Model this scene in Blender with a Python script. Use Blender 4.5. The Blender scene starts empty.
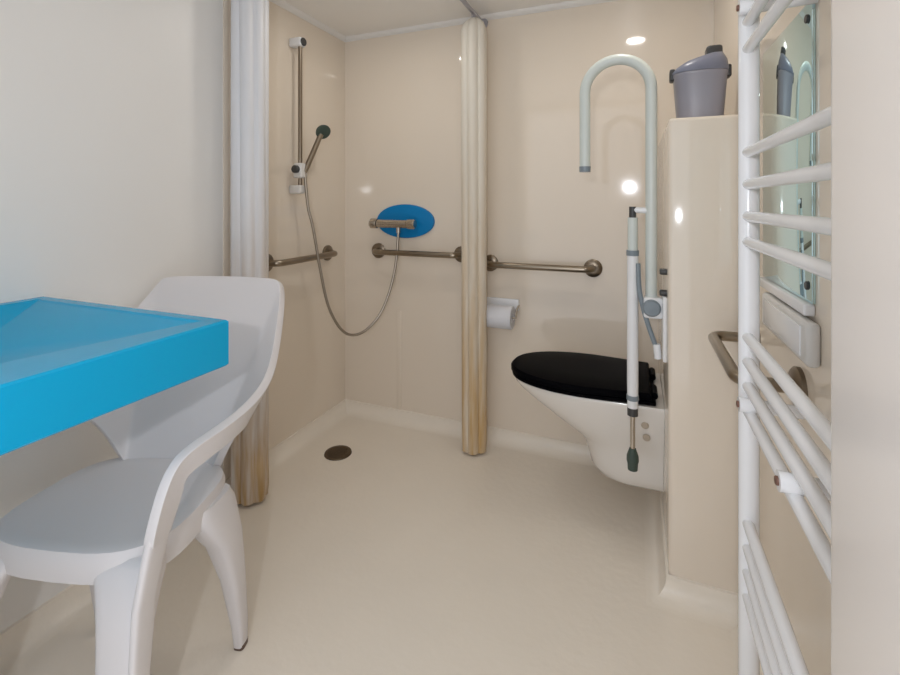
import bpy, bmesh, math, random
from mathutils import Vector, Matrix
random.seed(7)
S = bpy.context.scene
C = S.collection
PI = math.pi

# ---------------------------------------------------------------- materials
def mat(name, col, rough=0.3, metal=0.0, spec=0.5, coat=0.0, bump=0.0, bscale=8.0, var=0.0, vscale=3.0, trans=0.0):
    m = bpy.data.materials.new(name); m.use_nodes = True
    nt = m.node_tree; b = nt.nodes['Principled BSDF']
    b.inputs['Base Color'].default_value = (*col, 1)
    b.inputs['Roughness'].default_value = rough
    b.inputs['Metallic'].default_value = metal
    b.inputs['Specular IOR Level'].default_value = spec
    b.inputs['Coat Weight'].default_value = coat
    b.inputs['Coat Roughness'].default_value = 0.05
    if trans: b.inputs['Transmission Weight'].default_value = trans
    tc = nt.nodes.new('ShaderNodeTexCoord')
    if var:
        n = nt.nodes.new('ShaderNodeTexNoise'); n.inputs['Scale'].default_value = vscale
        n.inputs['Detail'].default_value = 4
        r = nt.nodes.new('ShaderNodeMixRGB'); r.blend_type = 'MIX'
        r.inputs[1].default_value = (*[c * (1 - var) for c in col], 1)
        r.inputs[2].default_value = (*[min(1, c * (1 + var)) for c in col], 1)
        nt.links.new(tc.outputs['Object'], n.inputs['Vector'])
        nt.links.new(n.outputs['Fac'], r.inputs[0])
        nt.links.new(r.outputs[0], b.inputs['Base Color'])
    if bump:
        n2 = nt.nodes.new('ShaderNodeTexNoise'); n2.inputs['Scale'].default_value = bscale
        n2.inputs['Detail'].default_value = 2
        bp = nt.nodes.new('ShaderNodeBump'); bp.inputs['Strength'].default_value = bump
        bp.inputs['Distance'].default_value = 0.02
        nt.links.new(tc.outputs['Object'], n2.inputs['Vector'])
        nt.links.new(n2.outputs['Fac'], bp.inputs['Height'])
        nt.links.new(bp.outputs['Normal'], b.inputs['Normal'])
    return m

def stained(name, col, stain, z0, z1, rough=0.45):
    """vinyl with mould and limescale stains near the hem (z0 dense, z1 faint)"""
    m = mat(name, col, rough, spec=0.4)
    nt = m.node_tree; b = nt.nodes['Principled BSDF']
    g = nt.nodes.new('ShaderNodeTexCoord'); sx = nt.nodes.new('ShaderNodeSeparateXYZ')
    nt.links.new(g.outputs['Object'], sx.inputs[0])
    mr = nt.nodes.new('ShaderNodeMapRange')
    mr.inputs[1].default_value = z0; mr.inputs[2].default_value = z1
    mr.inputs[3].default_value = 1.0; mr.inputs[4].default_value = 0.0
    nt.links.new(sx.outputs[2], mr.inputs[0])
    n = nt.nodes.new('ShaderNodeTexNoise'); n.inputs['Scale'].default_value = 1.0; n.inputs['Detail'].default_value = 3
    mp = nt.nodes.new('ShaderNodeMapping'); mp.inputs['Scale'].default_value = (38, 38, 3)
    nt.links.new(g.outputs['Object'], mp.inputs[0]); nt.links.new(mp.outputs[0], n.inputs['Vector'])
    pw = nt.nodes.new('ShaderNodeMath'); pw.operation = 'POWER'; pw.inputs[1].default_value = 1.15
    nt.links.new(mr.outputs[0], pw.inputs[0])
    ml = nt.nodes.new('ShaderNodeMath'); ml.operation = 'MULTIPLY_ADD'; ml.use_clamp = True
    ml.inputs[1].default_value = 2.4; ml.inputs[2].default_value = -0.5
    nt.links.new(n.outputs['Fac'], ml.inputs[0])
    m2 = nt.nodes.new('ShaderNodeMath'); m2.operation = 'MULTIPLY'; m2.use_clamp = True
    nt.links.new(pw.outputs[0], m2.inputs[0]); nt.links.new(ml.outputs[0], m2.inputs[1])
    mx = nt.nodes.new('ShaderNodeMixRGB'); mx.inputs[1].default_value = (*col, 1); mx.inputs[2].default_value = (*stain, 1)
    nt.links.new(m2.outputs[0], mx.inputs[0]); nt.links.new(mx.outputs[0], b.inputs['Base Color'])
    return m

def emit(name, col, s):
    m = bpy.data.materials.new(name); m.use_nodes = True
    b = m.node_tree.nodes['Principled BSDF']
    b.inputs['Emission Color'].default_value = (*col, 1); b.inputs['Emission Strength'].default_value = s
    return m

M = dict(
    wall=mat('cream_gelcoat', (0.82, 0.725, 0.61), 0.07, spec=0.5, bump=0.03, bscale=3.0, var=0.015),
    pale=mat('cool_lit_gelcoat', (0.86, 0.835, 0.80), 0.42, spec=0.5, bump=0.03, bscale=3.0, var=0.015),  # cream gelcoat with cool light mixed into the colour
    pier=mat('cream_pier_gelcoat', (0.84, 0.775, 0.72), 0.22, spec=0.5, bump=0.03, bscale=3.0),
    floor=mat('cream_floor', (0.87, 0.795, 0.69), 0.28, spec=0.45, bump=0.06, bscale=40, var=0.03, vscale=6),
    ceil=mat('cream_ceiling', (0.92, 0.89, 0.845), 0.3),
    chair=mat('white_plastic', (0.72, 0.685, 0.68), 0.38, var=0.01),
    basin=mat('turquoise_resin', (0.0, 0.37, 0.66), 0.25, spec=0.35),
    bluepl=mat('blue_plate', (0.0, 0.21, 0.52), 0.35, spec=0.3),
    chrome=mat('brushed_steel', (0.55, 0.50, 0.44), 0.25, 1.0),
    steel=mat('dull_steel', (0.25, 0.205, 0.155), 0.32, 1.0),
    dark=mat('dark_grey_plastic', (0.05, 0.05, 0.05), 0.4),
    rubber=mat('dark_green_rubber', (0.05, 0.075, 0.06), 0.55),
    knob=mat('blue_grey_plastic', (0.22, 0.26, 0.29), 0.35),
    mint=mat('pale_grey_green_tube', (0.66, 0.70, 0.66), 0.3),
    white=mat('white_enamel', (0.84, 0.84, 0.85), 0.22, coat=0.3),
    ceramic=mat('white_ceramic', (0.80, 0.755, 0.70), 0.12, coat=0.4),
    lid=mat('black_seat_plastic', (0.002, 0.002, 0.003), 0.4, spec=0.02),
    paper=mat('white_paper', (0.72, 0.72, 0.75), 0.9),
    binb=mat('grey_lilac_plastic', (0.30, 0.29, 0.33), 0.35),
    binl=mat('slate_grey_plastic', (0.19, 0.20, 0.26), 0.35),
    curtain=stained('stained_white_vinyl', (0.76, 0.76, 0.78), (0.44, 0.26, 0.07), -0.03, 1.35),
    curtain2=stained('stained_cream_vinyl', (0.74, 0.69, 0.60), (0.55, 0.34, 0.12), -0.03, 1.6),
    tube=mat('aged_steel', (0.31, 0.26, 0.20), 0.28, 1.0),
    rail=mat('grey_alloy_rail', (0.45, 0.45, 0.5), 0.35, 0.8),
    mirror=mat('green_tinted_mirror', (0.64, 0.86, 0.90), 0.03, 1.0),
    greybox=mat('pale_grey_plastic', (0.74, 0.72, 0.69), 0.4),
    brown=mat('bronze_metal', (0.16, 0.11, 0.09), 0.3, 0.9),
    bolt=mat('tan_cap', (0.50, 0.42, 0.33), 0.4),
    rust=mat('rusty_screw', (0.22, 0.12, 0.09), 0.5, 0.5),
    lamp=emit('lamp_glass', (1.0, 0.95, 0.88), 15.0),
    hose=mat('metal_hose', (0.32, 0.28, 0.23), 0.35, 0.9),
    grate=mat('bronze_grate', (0.13, 0.095, 0.06), 0.4, 0.8),
)

# ---------------------------------------------------------------- mesh helpers
def obj(name, bm, m, parent=None, angle=35, loc=None):
    me = bpy.data.meshes.new(name)
    bmesh.ops.recalc_face_normals(bm, faces=bm.faces)
    bm.to_mesh(me); bm.free()
    for p in me.polygons: p.use_smooth = True
    me.set_sharp_from_angle(angle=math.radians(angle))
    me.materials.append(M[m] if isinstance(m, str) else m)
    o = bpy.data.objects.new(name, me); C.objects.link(o)
    if parent: o.parent = parent
    if loc: o.location = loc
    return o

def thing(name, label, cat, loc=(0, 0, 0), rz=0.0, group=None):
    o = bpy.data.objects.new(name, None); C.objects.link(o)
    o.empty_display_size = 0.05
    o.location = loc; o.rotation_euler = (0, 0, rz)
    o['label'] = label; o['category'] = cat
    if group: o['group'] = group
    return o

def tag(o, label, cat, group=None):
    o['label'] = label; o['category'] = cat
    if group: o['group'] = group
    return o

def struct(name, bm, m, angle=35):
    o = obj(name, bm, m, angle=angle); o['kind'] = 'structure'; return o

def box(bm, x0, x1, y0, y1, z0, z1, bev=0.0, seg=3):
    r = bmesh.ops.create_cube(bm, size=1.0, matrix=Matrix.Translation(((x0+x1)/2, (y0+y1)/2, (z0+z1)/2)) @ Matrix.Diagonal((x1-x0, y1-y0, z1-z0, 1)))
    if bev:
        es = list({e for v in r['verts'] for e in v.link_edges})
        bmesh.ops.bevel(bm, geom=es, offset=bev, segments=seg, profile=0.5, affect='EDGES')
    return bm

def frame_at(t, up):
    t = t.normalized()
    n = up - t * up.dot(t)
    if n.length < 1e-4:
        n = Vector((1, 0, 0)) - t * t.x
    n.normalize()
    return n, t.cross(n)

def tube(bm, pts, rad, seg=16, cap=True):
    pts = [Vector(p) for p in pts]
    rads = rad if isinstance(rad, (list, tuple)) else [rad] * len(pts)
    rings = []; n = None
    for i, p in enumerate(pts):
        t = (pts[min(i+1, len(pts)-1)] - pts[max(i-1, 0)]).normalized()
        if n is None:
            n, b = frame_at(t, Vector((0.3, 0.2, 1)))
        else:
            n = (n - t * n.dot(t)).normalized(); b = t.cross(n)
        rings.append([bm.verts.new(p + (n*math.cos(k*2*PI/seg) + b*math.sin(k*2*PI/seg)) * rads[i]) for k in range(seg)])
    for a, b_ in zip(rings, rings[1:]):
        for k in range(seg):
            bm.faces.new((a[k], a[(k+1) % seg], b_[(k+1) % seg], b_[k]))
    if cap:
        bm.faces.new(rings[0][::-1]); bm.faces.new(rings[-1])
    return bm

def loft(bm, rings, cap=True):
    rv = [[bm.verts.new(p) for p in r] for r in rings]
    n = len(rv[0])
    for a, b in zip(rv, rv[1:]):
        for k in range(n):
            bm.faces.new((a[k], a[(k+1) % n], b[(k+1) % n], b[k]))
    if cap:
        bm.faces.new(rv[0][::-1]); bm.faces.new(rv[-1])
    return bm

def lathe(bm, prof, seg=32, mtx=None):
    """prof: list of (r, z); revolved about z"""
    rings = []
    for r, z in prof:
        rings.append([Vector((max(r, 1e-4)*math.cos(k*2*PI/seg), max(r, 1e-4)*math.sin(k*2*PI/seg), z)) for k in range(seg)])
    if mtx: rings = [[mtx @ v for v in r] for r in rings]
    return loft(bm, rings)

def axis(p, d):
    return Matrix.Translation(p) @ Vector((0, 0, 1)).rotation_difference(Vector(d)).to_matrix().to_4x4()

def disc(bm, p, d, r, h, bev=0.003, seg=28):
    return lathe(bm, [(0, 0), (r, 0), (r, h-bev), (r-bev, h), (0, h)], seg, axis(p, d))

def smooth_path(pts, n=8):
    pts = [Vector(p) for p in pts]; out = []
    for i in range(len(pts)-1):
        p0 = pts[max(i-1, 0)]; p1 = pts[i]; p2 = pts[i+1]; p3 = pts[min(i+2, len(pts)-1)]
        for k in range(n):
            t = k/n
            out.append(0.5*((2*p1) + (p2-p0)*t + (2*p0-5*p1+4*p2-p3)*t*t + (3*p1-p0-3*p2+p3)*t**3))
    out.append(pts[-1]); return out

def arc(c, r, a0, a1, u, v, n=14):
    c = Vector(c); u = Vector(u); v = Vector(v)
    return [c + (u*math.cos(a0+(a1-a0)*i/n) + v*math.sin(a0+(a1-a0)*i/n))*r for i in range(n+1)]

B = bmesh.new
# ---------------------------------------------------------------- the room
XL, XR, YB, ZC = -1.49, 0.297, 2.15, 2.055
XT, YT, ZT = 0.09, 1.49, 1.396             # boxing that carries the toilet
T = 0.08
struct('floor', box(B(), XL-T, XR+T, -0.15, YB+T, -0.08, 0), 'floor')
struct('ceiling', box(B(), XL-T, XR+T, -0.15, YB+T, ZC, ZC+0.06), 'ceil')
struct('wall_left', box(B(), XL-T, XL, -0.15, 1.35, 0, ZC), 'pale')  # paler than wall_shower: the cool light falling here is in its colour
struct('wall_shower', box(B(), XL-T, XL, 1.35, YB+T, 0, ZC), 'wall')
struct('wall_back', box(B(), XL, XR, YB, YB+T, 0, ZC), 'wall')
struct('wall_right', box(B(), XR, XR+T, -0.15, YB+T, 0, ZC), 'wall')
bm = B()
box(bm, XL, -0.95, -0.15, -0.03, 0, ZC); box(bm, -0.95, 0.13, -0.15, -0.03, 2.0, ZC)
struct('wall_front', bm, 'wall')
struct('wall_pier', box(B(), 0.13, XR, -0.15, 0.425, 0, ZC, 0.02, 4), 'pier')
struct('wall_boxing', box(B(), XT, XR+0.001, YT, YB, 0, ZT, 0.012, 4), 'wall')

# coved skirting, moulded in one with the walls: a concave quarter sweep
def cove(name, path, inward, c=0.055, m='floor'):
    """path along wall feet; inward = direction into the room at each vertex (mitred)"""
    bm = B(); prof = []
    prof.append((0.0, c+0.006)); prof.append((0.006, c+0.003))
    for k in range(9):
        a = k/8*PI/2
        prof.append((c*(1-math.cos(a)) + 0.006, c*(1-math.sin(a))))
    prof.append((c+0.006, -0.006)); prof.append((0, -0.006))
    rings = [[Vector((p[0]+d[0]*x, p[1]+d[1]*x, z)) for x, z in prof] for p, d in zip(path, inward)]
    loft(bm, rings)
    o = obj(name, bm, m, angle=40); o['kind'] = 'structure'; return o
cove('baseboard_left', [(XL, -0.03), (XL, YB)], [(1, 0), (1, -1)])
cove('baseboard_back', [(XL, YB), (XT, YB)], [(1, -1), (-1, -1)])
cove('baseboard_boxing', [(XT, YB), (XT, YT), (XR, YT)], [(-1, -1), (-1, -1), (-1, -1)])
cove('baseboard_right', [(XR, YT), (XR, 0.425)], [(-1, -1), (-1, 0)])
# ceiling beads
def bead(name, a, b, d):
    bm = B()
    prof = [(0, 0), (0.022, 0), (0.018, -0.009), (0.009, -0.018), (0, -0.022)]
    rings = [[Vector((p[0]+d[0]*x, p[1]+d[1]*x, ZC+z)) for x, z in prof] for p in (a, b)]
    loft(bm, rings); o = obj(name, bm, 'pale'); o['kind'] = 'structure'
bead('trim_1', (XL, -0.03), (XL, YB), (1, 0))
bead('trim_2', (XL, YB), (XR, YB), (0, -1))
# thin joint strips on the shell: left wall beside the curtain, back wall below the valve
struct('trim_3', box(B(), XL, XL+0.004, 1.335, 1.36, 0.06, ZC, 0.0015, 2), 'wall')
struct('trim_4', box(B(), -1.165, -1.14, YB-0.004, YB, 0.06, 0.58, 0.0015, 2), 'wall')

# ---------------------------------------------------------------- shower curtains and rail
ZR = 2.02
rail_pts = [(-0.69, YB-0.002, ZR), (-0.69, 1.72, ZR)] + arc((-1.04, 1.72, ZR), 0.35, 0, -PI/2, (1, 0, 0), (0, 1, 0)) + [(XL+0.002, 1.37, ZR)]
t = thing('curtain_rail', 'curved grey shower curtain rail under the ceiling between back and left walls', 'curtain rail', (-0.69, 1.72, ZR))
off = Matrix.Translation(-Vector((-0.69, 1.72, ZR)))
def rel(bm, loc):
    bmesh.ops.translate(bm, verts=bm.verts, vec=-Vector(loc)); return bm
L = (-0.69, 1.72, ZR)
obj('rail', rel(tube(B(), rail_pts, 0.010, 12), L), 'rail', t)
obj('wall_flange', rel(disc(B(), (-0.69, YB-0.0005, ZR), (0, -1, 0), 0.026, 0.012), L), 'rail', t)
obj('wall_flange', rel(disc(B(), (XL+0.0005, 1.37, ZR), (1, 0, 0), 0.026, 0.012), L), 'rail', t)
for px, py in ((-0.69, 1.74), (-0.80, 1.465)):
    obj('ceiling_hanger', rel(tube(B(), [(px, py, ZR), (px, py, ZC)], 0.006, 10), L), 'rail', t)

def curtain(label, loc, rx, ry, ztop, folds, rot, ph, m='curtain'):
    t = thing('shower_curtain', label, 'curtain', (loc[0], loc[1], 0), rot, 'shower curtains')
    bm = B(); rings = []; N = 72
    zs = [0.012, 0.02, 0.05, 0.1, 0.2, 0.35, 0.55, 0.8, 1.1, 1.4, 1.7, ztop-0.06, ztop-0.03, ztop-0.012, ztop-0.002]
    for z in zs:
        k = 1.0
        if z > ztop-0.05: k = max(0.35, math.cos((z-(ztop-0.05))/0.05*PI/2*0.85))
        if z < 0.03: k = 0.96
        tw = 0.06*math.sin(z*2.1+ph)
        r = []
        for i in range(N):
            a = i*2*PI/N
            q = 1 + 0.25*abs(math.cos(folds*0.5*a+ph))**0.6 - 0.17 + 0.03*math.cos(3*a+z)
            r.append(Vector((rx*k*q*math.cos(a+tw), ry*k*q*math.sin(a+tw), z)))
        rings.append(r)
    loft(bm, rings)
    obj('curtain_fabric', bm, m, t, angle=60)
    for i in range(4):
        x = (i-1.5)*0.016
        lp = [Vector((0.016*math.cos(a)*0.3 + 0*x, x, ZR - 0.012 + 0.019*math.sin(a))) for a in [j*2*PI/16 for j in range(17)]]
        obj('curtain_ring', tube(B(), lp, 0.002, 6, False), 'rail', t)
    return t
curtain('gathered white shower curtain hanging at the left wall, behind the chair', (-1.388, 1.37), 0.068, 0.062, 1.995, 7, PI/2*0, 0.4)
curtain('gathered white shower curtain hanging at the back wall, between the two grab rails', (-0.69, 2.02), 0.056, 0.058, 2.0, 6, 0, 1.1, 'curtain2')

# ---------------------------------------------------------------- grab rails
def grab_rail(label, a, b, nrm, proj=0.065, rad=0.0145, fl=0.040, group='steel grab rails', m='steel'):
    a = Vector(a); b = Vector(b); n = Vector(nrm); loc = a
    t = thing('grab_rail', label, 'grab rail', loc, 0, group)
    d = (b-a).normalized(); c = 0.035
    pa = a + n*0.004; pb = b + n*0.004
    pts = [pa, a+n*(proj-c)]
    for i in range(1, 7):
        s = i/6*PI/2
        pts.append(a + n*(proj-c+c*math.sin(s)) + d*(c-c*math.cos(s)))
    for i in range(6, -1, -1):
        s = i/6*PI/2
        pts.append(b + n*(proj-c+c*math.sin(s)) - d*(c-c*math.cos(s)))
    pts.append(pb)
    obj('rail_tube', rel(tube(B(), pts, rad, 16), loc), 'tube', t)
    for p in (a, b):
        obj('wall_flange', rel(lathe(B(), [(0, 0), (fl, 0), (fl, 0.008), (fl-0.006, 0.013), (rad+0.003, 0.015), (rad+0.002, 0.02), (0, 0.02)], 28, axis(p, n)), loc), m, t)
    return t
grab_rail('steel grab rail on the left shower wall, behind the shower hose', (XL, 1.56, 0.885), (XL, 1.99, 0.885), (1, 0, 0))
grab_rail('steel grab rail on the back wall, below the blue shower valve', (-1.275, YB, 0.89), (-0.80, YB, 0.89), (0, -1, 0))
grab_rail('steel grab rail on the back wall, beside the toilet', (-0.652, YB, 0.855), (-0.175, YB, 0.855), (0, -1, 0))
grab_rail('steel grab rail on the right wall, partly behind the towel radiator', (XR, 1.425, 0.79), (XR, 1.08, 0.79), (-1, 0, 0), proj=0.105, rad=0.013)

# ---------------------------------------------------------------- shower valve with blue oval plate
L = (-1.115, YB, 1.05)
t = thing('shower_valve', 'chrome thermostatic shower valve on a blue oval plate', 'shower valve', L)
bm = B(); N = 48; rings = []
for k, y in ((1.0, 0), (1.0, -0.008), (0.985, -0.012), (0.95, -0.014), (0.3, -0.015)):
    rings.append([Vector((0.168*k*math.cos(i*2*PI/N), y, 0.088*k*math.sin(i*2*PI/N))) for i in range(N)])
loft(bm, rings); obj('oval_plate', bm, 'bluepl', t)
vx = -0.045; vz = -0.012
obj('valve_body', tube(B(), [(vx-0.085, -0.06, vz), (vx+0.085, -0.06, vz)], 0.021, 20), 'chrome', t)
for s in (-1, 1):
    bm = tube(B(), [(vx+s*0.07, -0.012, vz), (vx+s*0.07, -0.06, vz)], 0.016, 16)
    obj('inlet', bm, 'chrome', t)
    obj('control_knob', lathe(B(), [(0, 0), (0.024, 0), (0.026, 0.006), (0.026, 0.036), (0.02, 0.042), (0, 0.043)], 24, axis((vx+s*0.088, -0.06, vz), (s, 0, 0))), 'chrome', t)
obj('outlet', tube(B(), [(vx+0.035, -0.06, vz), (vx+0.035, -0.06, vz-0.045)], 0.011, 14), 'chrome', t)

# ---------------------------------------------------------------- slide bar + hand shower with hose
L = (XL, 1.722, 1.2)
t = thing('shower_slide_rail', 'slim vertical shower slide bar on the left shower wall', 'slide bar', L)
obj('bar', tube(B(), [(0.05, 0, -0.01), (0.05, 0, 0.70)], 0.0095, 14), 'steel', t)
bm = B(); box(bm, 0, 0.068, -0.022, 0.022, 0.668, 0.71, 0.009); obj('wall_bracket', bm, 'white', t)
obj('bracket_cap', disc(B(), (0.068, 0, 0.689), (1, 0, 0), 0.019, 0.006), 'dark', t)
bm = B(); box(bm, 0, 0.064, -0.02, 0.02, -0.012, 0.028, 0.008); obj('wall_bracket', bm, 'greybox', t)
bm = B(); box(bm, 0.026, 0.076, -0.024, 0.024, 0.06, 0.13, 0.01); obj('slider', bm, 'greybox', t)
obj('slider_knob', disc(B(), (0.05, -0.022, 0.10), (0, -1, 0), 0.018, 0.02), 'dark', t)
HL = Vector((XL+0.077, 1.738, 1.315))
t = thing('hand_shower', 'grey hand shower with round dark head and long looping metal hose', 'hand shower', HL)
h0 = Vector((0, 0, 0)); h1 = Vector((0.028, 0.06, 0.15))
d = (h1-h0).normalized()
obj('handle', tube(B(), [h0-d*0.03, h0, h0+d*0.06, h1-d*0.02, h1+d*0.005], [0.010, 0.0125, 0.013, 0.012, 0.014], 14), 'tube', t)
hn = Vector((0.75, -0.35, -0.55)).normalized()
obj('shower_head', lathe(B(), [(0, -0.018), (0.014, -0.017), (0.03, -0.004), (0.036, 0.008), (0.036, 0.014), (0.03, 0.017), (0, 0.017)], 26, axis(h1+d*0.025, hn)), 'rubber', t)
valve_out = Vector((-1.115+vx+0.035, YB-0.06, 1.05+vz-0.045))
hp = [h0-d*0.03] + [Vector(p)-HL for p in ((-1.412, 1.742, 1.131), (-1.397, 1.760, 1.029), (-1.377, 1.785, 0.839), (-1.353, 1.814, 0.661), (-1.317, 1.858, 0.545), (-1.279, 1.903, 0.503), (-1.234, 1.958, 0.518), (-1.188, 2.014, 0.588), (-1.154, 2.055, 0.704), (-1.133, 2.080, 0.844))] + [valve_out-HL]
obj('hose', tube(B(), smooth_path(hp, 8), 0.0065, 10), 'hose', t)

# ---------------------------------------------------------------- floor drain
t = thing('floor_drain', 'round bronze floor drain in the shower floor', 'drain', (-1.263, 1.767, 0))
obj('drain_ring', lathe(B(), [(0.044, 0.0), (0.062, 0.0), (0.060, 0.005), (0.046, 0.006), (0.044, 0.004)], 36), 'grate', t)
bm = B(); disc(bm, (0, 0, 0.0003), (0, 0, 1), 0.046, 0.002, 0.0005, 32)
for i in range(-3, 4):
    w = math.sqrt(0.044**2-(i*0.012)**2); box(bm, -w, w, i*0.012-0.003, i*0.012+0.003, 0.001, 0.005)
obj('drain_grate', bm, 'grate', t)

# ---------------------------------------------------------------- toilet
TY = 1.845
t = thing('toilet', 'white wall-hung toilet with closed black lid on the right boxing wall', 'toilet', (XT, TY, 0))
def bowl_ring(z, L, w, n=28, k=2.3):
    """D-shaped outline from the wall (x = 0) to the tip (x = -L)"""
    r = []; s0 = min(0.22, L*0.45)
    for i in range(n+1):
        a = -PI/2 + PI*i/n
        ca, sa = math.cos(a), math.sin(a)
        r.append(Vector((-(s0 + (L-s0)*abs(ca)**(2/k)), w*math.copysign(abs(sa)**(2/k), sa), z)))
    r.append(Vector((-0.0005, w*0.97, z))); r.append(Vector((-0.0005, -w*0.97, z)))
    return r
prof = [(0.142, 0.17, 0.075), (0.145, 0.205, 0.090), (0.155, 0.228, 0.102), (0.18, 0.248, 0.112), (0.22, 0.258, 0.116), (0.26, 0.27, 0.12), (0.285, 0.29, 0.126), (0.31, 0.33, 0.136),
        (0.34, 0.38, 0.148), (0.37, 0.425, 0.158), (0.40, 0.472, 0.167), (0.43, 0.517, 0.174), (0.45, 0.538, 0.178), (0.462, 0.543, 0.18), (0.466, 0.54, 0.178)]
bm = B(); loft(bm, [bowl_ring(*p) for p in prof]); obj('bowl', bm, 'ceramic', t, angle=50)
def lid_ring(z, L, w, x0, n=40, k=2.25):
    r = []; s0 = 0.25
    for i in range(n+1):
        a = -PI/2 + PI*i/n; ca, sa = math.cos(a), math.sin(a)
        r.append(Vector((-(s0 + (L-s0)*abs(ca)**(2/k)), w*math.copysign(abs(sa)**(2/k), sa), z)))
    r.append(Vector((-x0, w*0.88, z))); r.append(Vector((-x0, -w*0.88, z)))
    return r
bm = B(); loft(bm, [lid_ring(0.467, 0.542, 0.180, 0.03), lid_ring(0.470, 0.550, 0.186, 0.026), lid_ring(0.480, 0.552, 0.188, 0.026), lid_ring(0.484, 0.548, 0.184, 0.028)])
obj('seat_ring', bm, 'lid', t)
bm = B(); loft(bm, [lid_ring(0.485, 0.548, 0.185, 0.045), lid_ring(0.488, 0.556, 0.192, 0.04), lid_ring(0.500, 0.556, 0.192, 0.04), lid_ring(0.508, 0.548, 0.184, 0.045), lid_ring(0.513, 0.50, 0.15, 0.10), lid_ring(0.5145, 0.42, 0.08, 0.16)])
obj('lid', bm, 'lid', t, angle=30)
for s in (-1, 1):
    obj('hinge', tube(B(), [(-0.03, s*0.05, 0.489), (-0.03, s*0.13, 0.489)], 0.012, 14), 'lid', t)
for x, z in ((-0.06, 0.40), (-0.055, 0.355)):
    obj('bolt_cap', disc(B(), (x, -0.160+(0.40-z)*0.2, z), (0, -1, 0), 0.012, 0.008), 'bolt', t)

# ---------------------------------------------------------------- hinged support rail over the toilet
RY = 1.595
L = (XT, RY, 0.82)
t = thing('folding_support_rail', 'white hinged support rail folded up, with drop leg hanging beside the toilet', 'support rail', L)
w = lambda x, z, y=0: Vector((x-XT, y, z-0.82))
bm = B(); box(bm, -0.012, 0, -0.05, 0.05, -0.16, 0.04, 0.005); obj('wall_plate', bm, 'white', t)
bm = B(); box(bm, -0.066, -0.010, -0.026, 0.026, -0.035, 0.03, 0.008); obj('pivot_block', bm, 'white', t)
obj('pivot_knob', lathe(B(), [(0, 0), (0.026, 0), (0.027, 0.008), (0.022, 0.016), (0, 0.018)], 24, axis(w(0.047, 0.82, -0.026), (0, -1, 0))), 'knob', t)
r = 0.1015; xr = 0.047; zt = 1.512
pts = [w(xr, 0.83)] + [w(xr, z) for z in (1.0, 1.2, 1.4)] + arc(w(xr-r, zt), r, 0, PI, (1, 0, 0), (0, 0, 1), 20) + [w(xr-2*r, 1.4), w(xr-2*r, 1.265)]
obj('rail_tube', tube(B(), pts, 0.0175, 18), 'mint', t)
obj('end_cap', lathe(B(), [(0, 0), (0.018, 0), (0.019, 0.018), (0, 0.018)], 20, axis(w(xr-2*r, 1.25), (0, 0, 1))), 'knob', t)
bm = tube(B(), [w(xr, 1.122), w(-0.008, 1.125)], 0.010, 12); obj('leg_link', bm, 'white', t)
lg = obj('support_leg', tube(B(), [w(-0.008, 0.985), w(-0.008, 0.56), w(-0.008, 0.525)], [0.0175, 0.0175, 0.0165], 18), 'white', t)
for nm, z0, z1, rr, mm in (('leg_top', 0.99, 1.10, 0.0155, 'mint'), ('leg_pin', 1.10, 1.135, 0.011, 'dark'), ('leg_collar', 0.978, 0.995, 0.0195, 'knob'),
                           ('leg_collar', 0.515, 0.53, 0.019, 'knob'), ('leg_socket', 0.49, 0.516, 0.0165, 'white'), ('lock_ring', 0.465, 0.49, 0.0165, 'dark'), ('inner_rod', 0.35, 0.47, 0.0075, 'chrome')):
    obj(nm, tube(B(), [w(-0.008, z0), w(-0.008, z1)], rr, 16), mm, lg)
obj('rubber_foot', lathe(B(), [(0, 0), (0.015, 0), (0.016, 0.02), (0.0185, 0.028), (0.018, 0.045), (0.010, 0.068), (0, 0.069)], 20, axis(w(-0.008, 0.29), (0, 0, 1))), 'rubber', lg)
obj('brace_rod', tube(B(), smooth_path([w(0.008, 0.955, -0.012), w(0.012, 0.87, -0.012), w(0.032, 0.78, -0.012), w(0.062, 0.69, -0.012)], 5), 0.0075, 10), 'knob', t)
obj('brace_hinge', tube(B(), [w(0.062, 0.705, -0.012), w(0.066, 0.66, -0.012)], 0.011, 12), 'white', t)
for z in (0.935, 0.87):
    obj('bolt', disc(B(), w(0.0895, z, -0.03), (-1, 0, 0), 0.010, 0.020, 0.003, 16), 'dark', t)

# ---------------------------------------------------------------- toilet roll
L = (-0.595, YB, 0.615)
t = thing('toilet_roll_holder', 'white toilet roll holder on the back wall under the grab rail', 'holder', L)
bm = B(); box(bm, -0.075, 0.085, -0.012, 0, 0.02, 0.075, 0.005); obj('back_plate', bm, 'white', t)
obj('spindle', tube(B(), [(0.083, -0.004, 0.045), (0.083, -0.045, 0.035), (0.083, -0.066, 0.0), (0.075, -0.067, 0), (-0.07, -0.067, 0)], 0.005, 10), 'chrome', t)
bm = B(); rings = []
for rr, x in ((0.02, -0.066), (0.051, -0.066), (0.0535, -0.062), (0.0535, 0.062), (0.051, 0.066), (0.02, 0.066)):
    rings.append([Vector((x, rr*math.cos(k*2*PI/40), rr*math.sin(k*2*PI/40))) for k in range(40)])
loft(bm, rings, False)
rv = [[Vector((x, 0.02*math.cos(k*2*PI/40), 0.02*math.sin(k*2*PI/40))) for k in range(40)] for x in (-0.066, 0.066)]
loft(bm, rv, False); bmesh.ops.remove_doubles(bm, verts=bm.verts, dist=1e-5)
o = obj('toilet_roll', bm, 'paper', None, 40, (L[0]+0.004, YB-0.067, L[2]))
tag(o, 'white toilet paper roll hanging on the back wall beside the curtain', 'toilet paper')

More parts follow.
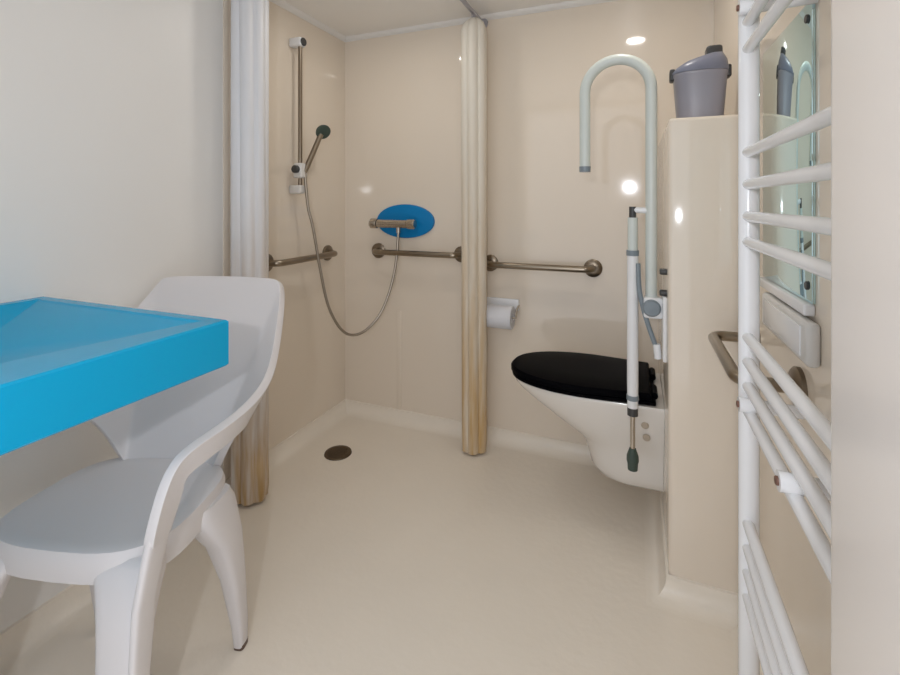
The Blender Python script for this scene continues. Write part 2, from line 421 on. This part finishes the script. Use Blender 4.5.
# ---------------------------------------------------------------- bin on the boxing
t = thing('waste_bin', 'small grey bin with dark domed lid standing on the cream boxing', 'bin', (0.185, 1.62, ZT))
t.scale = (0.92, 0.92, 0.94)
rings = []; bm = B()
def rr_ring(z, a, b, n=40, k=2.8):
    return [Vector((a*math.copysign(abs(math.cos(i*2*PI/n))**(2/k), math.cos(i*2*PI/n)), b*math.copysign(abs(math.sin(i*2*PI/n))**(2/k), math.sin(i*2*PI/n)), z)) for i in range(n)]
loft(bm, [rr_ring(0.0005, 0.066, 0.058), rr_ring(0.004, 0.069, 0.061), rr_ring(0.145, 0.080, 0.070), rr_ring(0.150, 0.083, 0.073), rr_ring(0.158, 0.083, 0.073)])
obj('bucket', bm, 'binb', t)
bm = B()
def lid_r(z, a, tilt, dx=0, b=None):
    return [Vector((v.x*1.0+dx, v.y, v.z + tilt*(v.x+0.08))) for v in rr_ring(z, a, b or a*0.88)]
loft(bm, [lid_r(0.159, 0.084, 0.0), lid_r(0.166, 0.085, 0.02), lid_r(0.178, 0.078, 0.12, 0.002), lid_r(0.190, 0.060, 0.22, 0.008), lid_r(0.196, 0.035, 0.25, 0.016), lid_r(0.198, 0.01, 0.25, 0.02)])
obj('lid', bm, 'binl', t, angle=50)
bm = B(); box(bm, 0.018, 0.066, -0.028, 0.028, 0.200, 0.247, 0.010); obj('lid_handle', bm, 'dark', t)
for s in (-1, 1):
    bm = B(); box(bm, s*0.083-0.009, s*0.083+0.009, -0.022, 0.022, 0.142, 0.182, 0.006); obj('clip', bm, 'dark', t)

# ---------------------------------------------------------------- washbasin
WX0, WX1, WY0, WY1, WZ0, WZ1 = XL, -0.822, 0.12, 0.752, 0.794, 0.894
t = thing('washbasin', 'turquoise slab washbasin fixed to the left wall beside the chair', 'washbasin', (XL, (WY0+WY1)/2, WZ0))
x0, x1 = 0.0005, WX1-WX0; hy = (WY1-WY0)/2; h = WZ1-WZ0
bm = B()
def rect(x0, x1, y0, y1, z): return [Vector((x0, y0, z)), Vector((x1, y0, z)), Vector((x1, y1, z)), Vector((x0, y1, z))]
e = 0.004
def quad(q, z):   # the well is a wedge: its front rim widens towards the door
    return [Vector((0.03+q, -hy+0.03+q, z)), Vector((x1-0.17-q, -hy+0.03+q, z)), Vector((x1-0.045-q, hy-0.03-q, z)), Vector((0.03+q, hy-0.03-q, z))]
loft(bm, [rect(x0, x1-e, -hy+e, hy-e, 0), rect(x0, x1, -hy, hy, e), rect(x0, x1, -hy, hy, h-e), rect(x0, x1-e, -hy+e, hy-e, h),
          quad(0, h), quad(0.005, h-0.004),
          rect(0.17, x1-0.30, -0.10, 0.09, h-0.066), rect(0.19, x1-0.32, -0.08, 0.07, h-0.07)])
obj('basin', bm, 'basin', t, angle=20)
obj('plug', lathe(B(), [(0, 0), (0.03, 0), (0.032, 0.003), (0.02, 0.007), (0, 0.008)], 24, axis((0.27, -0.005, h-0.0695), (0, 0, 1))), 'chrome', t)
obj('waste_pipe', tube(B(), smooth_path([(0.27, -0.005, 0.0), (0.27, -0.005, -0.12), (0.22, -0.005, -0.20), (0.15, -0.005, -0.14), (0.08, -0.005, -0.13), (0.001, -0.005, -0.13)], 6), 0.02, 14), 'white', t)

# ---------------------------------------------------------------- chair (front faces local -y)
TH = math.radians(15); CX, CY = -1.14, 0.76
chair = thing('plastic_armchair', 'white moulded plastic armchair pushed up beside the turquoise washbasin', 'chair', (CX, CY, 0), TH)
half = [  # top point, bottom point of the back-and-arm shell, from the middle of the back round to the arm front
    ((0, .375, .905), (0, .135, .43)), ((.09, .37, .905), (.07, .132, .43)), ((.165, .358, .904), (.11, .125, .43)),
    ((.197, .351, .902), (.130, .12, .433)), ((.212, .340, .884), (.142, .115, .448)), ((.232, .295, .83), (.162, .108, .49)), ((.258, .222, .765), (.198, .098, .55)),
    ((.283, .150, .715), (.242, .07, .594)), ((.299, .08, .686), (.274, .02, .613)), ((.304, .0, .672), (.284, -.03, .617)),
    ((.296, -.08, .664), (.282, -.09, .615)), ((.282, -.14, .660), (.272, -.14, .610)), ((.270, -.182, .653), (.263, -.172, .604)), ((.264, -.205, .640), (.260, -.180, .592)), ((.259, -.226, .612), (.255, -.176, .574)), ((.250, -.238, .56), (.247, -.182, .546)), ((.238, -.242, .50), (.236, -.188, .50))]
full = [tuple((-x, y, z) for x, y, z in p) for p in half[:0:-1]] + half
rows = 7
bm = B(); grid = []
for tp, bt in full:
    col = []
    for k in range(rows):
        s = k/(rows-1); p = Vector(tp).lerp(Vector(bt), s)
        p.y -= 0.02*math.sin(s*PI)*max(0, 1-abs(p.x)/0.2)        # gentle lumbar curve
        col.append(bm.verts.new(p))
    grid.append(col)
for a, b in zip(grid, grid[1:]):
    for k in range(rows-1): bm.faces.new((a[k], a[k+1], b[k+1], b[k]))
o = obj('backrest', bm, 'chair', chair, angle=180)
sub = o.modifiers.new('sub', 'SUBSURF'); sub.levels = sub.render_levels = 2
so = o.modifiers.new('sol', 'SOLIDIFY'); so.thickness = 0.02; so.offset = 0
bv = o.modifiers.new('bev', 'BEVEL'); bv.width = 0.006; bv.segments = 2; bv.limit_method = 'ANGLE'; bv.angle_limit = 1.0
# seat: dished slab whose underside forms an apron
def seat_ring(s, z):
    r = []; n = 48
    for i in range(n):
        a = i*2*PI/n; k = 3.4
        cx_ = math.copysign(abs(math.cos(a))**(2/k), math.cos(a)); cy_ = math.copysign(abs(math.sin(a))**(2/k), math.sin(a))
        x = (0.212 if cx_ > 0 else 0.232)*cx_*(1-0.08*(cy_+1)/2); y = 0.172*cy_
        if y < 0: y -= 0.010*(1-abs(cx_)**2)
        r.append(Vector((x*s, y*s-0.026, z)))
    return r
bm = B(); loft(bm, [seat_ring(0.93, 0.388), seat_ring(0.985, 0.385), seat_ring(1.0, 0.398), seat_ring(1.0, 0.432), seat_ring(0.975, 0.446), seat_ring(0.93, 0.448), seat_ring(0.80, 0.444), seat_ring(0.5, 0.439), seat_ring(0.15, 0.437)])
obj('seat', bm, 'chair', chair, angle=50)
def sq(c, w, d, z, s, n=24, e=0.55):
    return [Vector((s*(c[0] + w*math.copysign(abs(math.cos(a))**e, math.cos(a))), c[1] + d*math.copysign(abs(math.sin(a))**e, math.sin(a)), z)) for a in [i*2*PI/n for i in range(n)]]
def leg(front, s):
    bm = B()
    if front:   # z, centre x, y, half width, half depth; then the upright that carries the arm
        pr = [(0.0, .172, -.232, .026, .022), (0.06, .171, -.231, .030, .024), (0.2, .167, -.222, .041, .027), (0.31, .163, -.208, .049, .029), (0.36, .157, -.194, .056, .032), (0.40, .147, -.178, .068, .030), (0.418, .140, -.170, .072, .027), (0.43, .140, -.166, .066, .018)]
        loft(bm, [sq((x, y), w, d, z, s) for z, x, y, w, d in pr])
        pu = [(0.0, .203, -.234, .007, .020), (0.2, .209, -.230, .008, .023), (0.38, .216, -.222, .0095, .026), (0.48, .233, -.216, .0098, .027), (0.53, .2435, -.213, .0098, .026)]
        loft(bm, [sq((x, y), w, d, z, s, 20) for z, x, y, w, d in pu])
    else:
        pr = [(0.0, .222, .094, .013, .016), (0.06, .220, .091, .016, .020), (0.2, .212, .074, .024, .029), (0.31, .202, .052, .033, .043), (0.36, .190, .035, .040, .056), (0.40, .178, .025, .044, .066), (0.425, .172, .022, .040, .060)]
        loft(bm, [sq((x, y), w, d, z, s) for z, x, y, w, d in pr])
    return bm
for fr in (True, False):
    for s in (1, -1):
        lo = obj('leg', leg(fr, s), 'chair', chair, angle=50)
        if s < 0: lo.location.x = -0.028 if fr else 0.05
        if not fr:
            bm = B(); loft(bm, [sq((.222, .094), .0136, .0166, z, s) for z in (0.0002, 0.012)])
            obj('foot_cap', bm, 'brown', lo)

# ---------------------------------------------------------------- towel radiator
RX, RYF, RYN = 0.200, 1.024, 0.52
t = thing('towel_radiator', 'tall white ladder towel radiator on the right wall', 'radiator', (RX, (RYF+RYN)/2, 0))
yf = (RYF-RYN)/2
for s in (1, -1):
    bm = B(); rings = []
    for z in (0.17, 0.175, 1.655, 1.66):
        k = 0.85 if z in (0.17, 1.66) else 1
        rings.append([Vector((0.0175*k*math.cos(a), s*yf+0.0145*k*math.sin(a), z)) for a in [i*2*PI/24 for i in range(24)]])
    loft(bm, rings); obj('upright', bm, 'white', t)
zs = [1.15+(q-1.15)*0.835 for q in (1.665, 1.61, 1.555, 1.495, 1.262, 1.19, 1.118, 1.06, 0.845, 0.79, 0.735, 0.68, 0.425, 0.37, 0.315, 0.26)]
for z in zs:
    obj('bar', tube(B(), [(-0.003, -yf, z), (-0.003, yf, z)], 0.0098, 14), 'white', t)
for y, z in ((yf-0.03, 0.775), (-yf+0.22, 0.775), (yf-0.03, 1.51), (-yf+0.15, 1.51)):
    bm = tube(B(), [(-0.022, y, z), (XR-RX, y, z)], [0.0135, 0.010], 16); b_ = obj('wall_bracket', bm, 'white', t)
    obj('bracket_screw', disc(B(), (-0.0215, y, z), (-1, 0, 0), 0.006, 0.004, 0.001, 14), 'rust', b_)

# ---------------------------------------------------------------- mirror, box and hook on the right wall
L = (XR, 1.17, 0.968)
t = thing('wall_mirror', 'green tinted frameless mirror on the right wall behind the radiator', 'mirror', L)
bm = B(); box(bm, -0.006, 0, -0.17, 0.17, 0.0, 0.545, 0.0015, 2); obj('mirror_glass', bm, 'mirror', t)
bm = B(); box(bm, -0.018, 0, -0.17, 0.17, -0.022, -0.001, 0.004); obj('bottom_rail', bm, 'white', t)
for z in (0.03, 0.515):
    obj('mirror_screw', disc(B(), (-0.006, -0.15, z), (-1, 0, 0), 0.008, 0.004, 0.001, 16), 'dark', t)
L = (XR, 1.13, 0.862)
t = thing('wall_dispenser', 'pale grey box on the right wall below the mirror, behind the radiator', 'dispenser', L)
bm = B(); box(bm, -0.022, 0, -0.16, 0.15, 0.0, 0.078, 0.009, 4); obj('housing', bm, 'greybox', t)
bm = B(); box(bm, -0.0245, -0.021, -0.13, 0.12, 0.012, 0.066, 0.001); obj('front_panel', bm, 'white', t)
# ---------------------------------------------------------------- ceiling lamp, and added shower fill lamp
def downlight(label, x, y, power, size=0.09):
    t = thing('ceiling_lamp', label, 'lamp', (x, y, ZC), 0, 'ceiling lamps')
    obj('trim_ring', lathe(B(), [(0.042, 0), (0.055, 0), (0.053, -0.008), (0.044, -0.010), (0.042, -0.006)], 32), 'white', t)
    obj('lamp_lens', lathe(B(), [(0, -0.001), (0.043, -0.001), (0.041, -0.006), (0, -0.008)], 28), 'lamp', t)
    li = bpy.data.lights.new('lamp_light', 'AREA'); li.shape = 'DISK'; li.size = size; li.energy = power; li.color = (1.0, 0.96, 0.90)
    lo = bpy.data.objects.new('lamp_light', li); C.objects.link(lo); lo.location = (0, 0, -0.014); lo.parent = t
downlight('round recessed ceiling lamp in front of the toilet', 0.0, 1.55, 1.15)
downlight('added unseen fill lamp recessed in the ceiling over the shower', -0.97, 1.60, 1.05)  # added out of view to brighten the dark shower end
# camera flash as an unseen point light, just behind and above the camera
pl = bpy.data.lights.new('camera_flash', 'POINT'); pl.energy = 15; pl.shadow_soft_size = 0.022; pl.color = (0.95, 0.98, 1.04)
po = bpy.data.objects.new('camera_flash', pl); C.objects.link(po); po.location = (-0.05, -0.35, 1.29)

# ---------------------------------------------------------------- daylight through the open doorway
W = bpy.data.worlds.new('World'); S.world = W; W.use_nodes = True
bg = W.node_tree.nodes['Background']; bg.inputs[0].default_value = (0.93, 0.97, 1.04, 1); bg.inputs[1].default_value = 1.1

# ---------------------------------------------------------------- camera
cam = bpy.data.cameras.new('camera'); co = bpy.data.objects.new('camera', cam); C.objects.link(co)
cam.sensor_width = 36; cam.lens = 461/900*36; cam.shift_y = -135.5/900; cam.clip_start = 0.02
co.location = (0, 0, 1.15); co.rotation_euler = (PI/2, 0, math.radians(21.9))
S.camera = co
S.view_settings.view_transform = 'Standard'; S.view_settings.look = 'None'
S.view_settings.gamma = 1; S.view_settings.use_curve_mapping = False
S.view_settings.exposure = 0.26
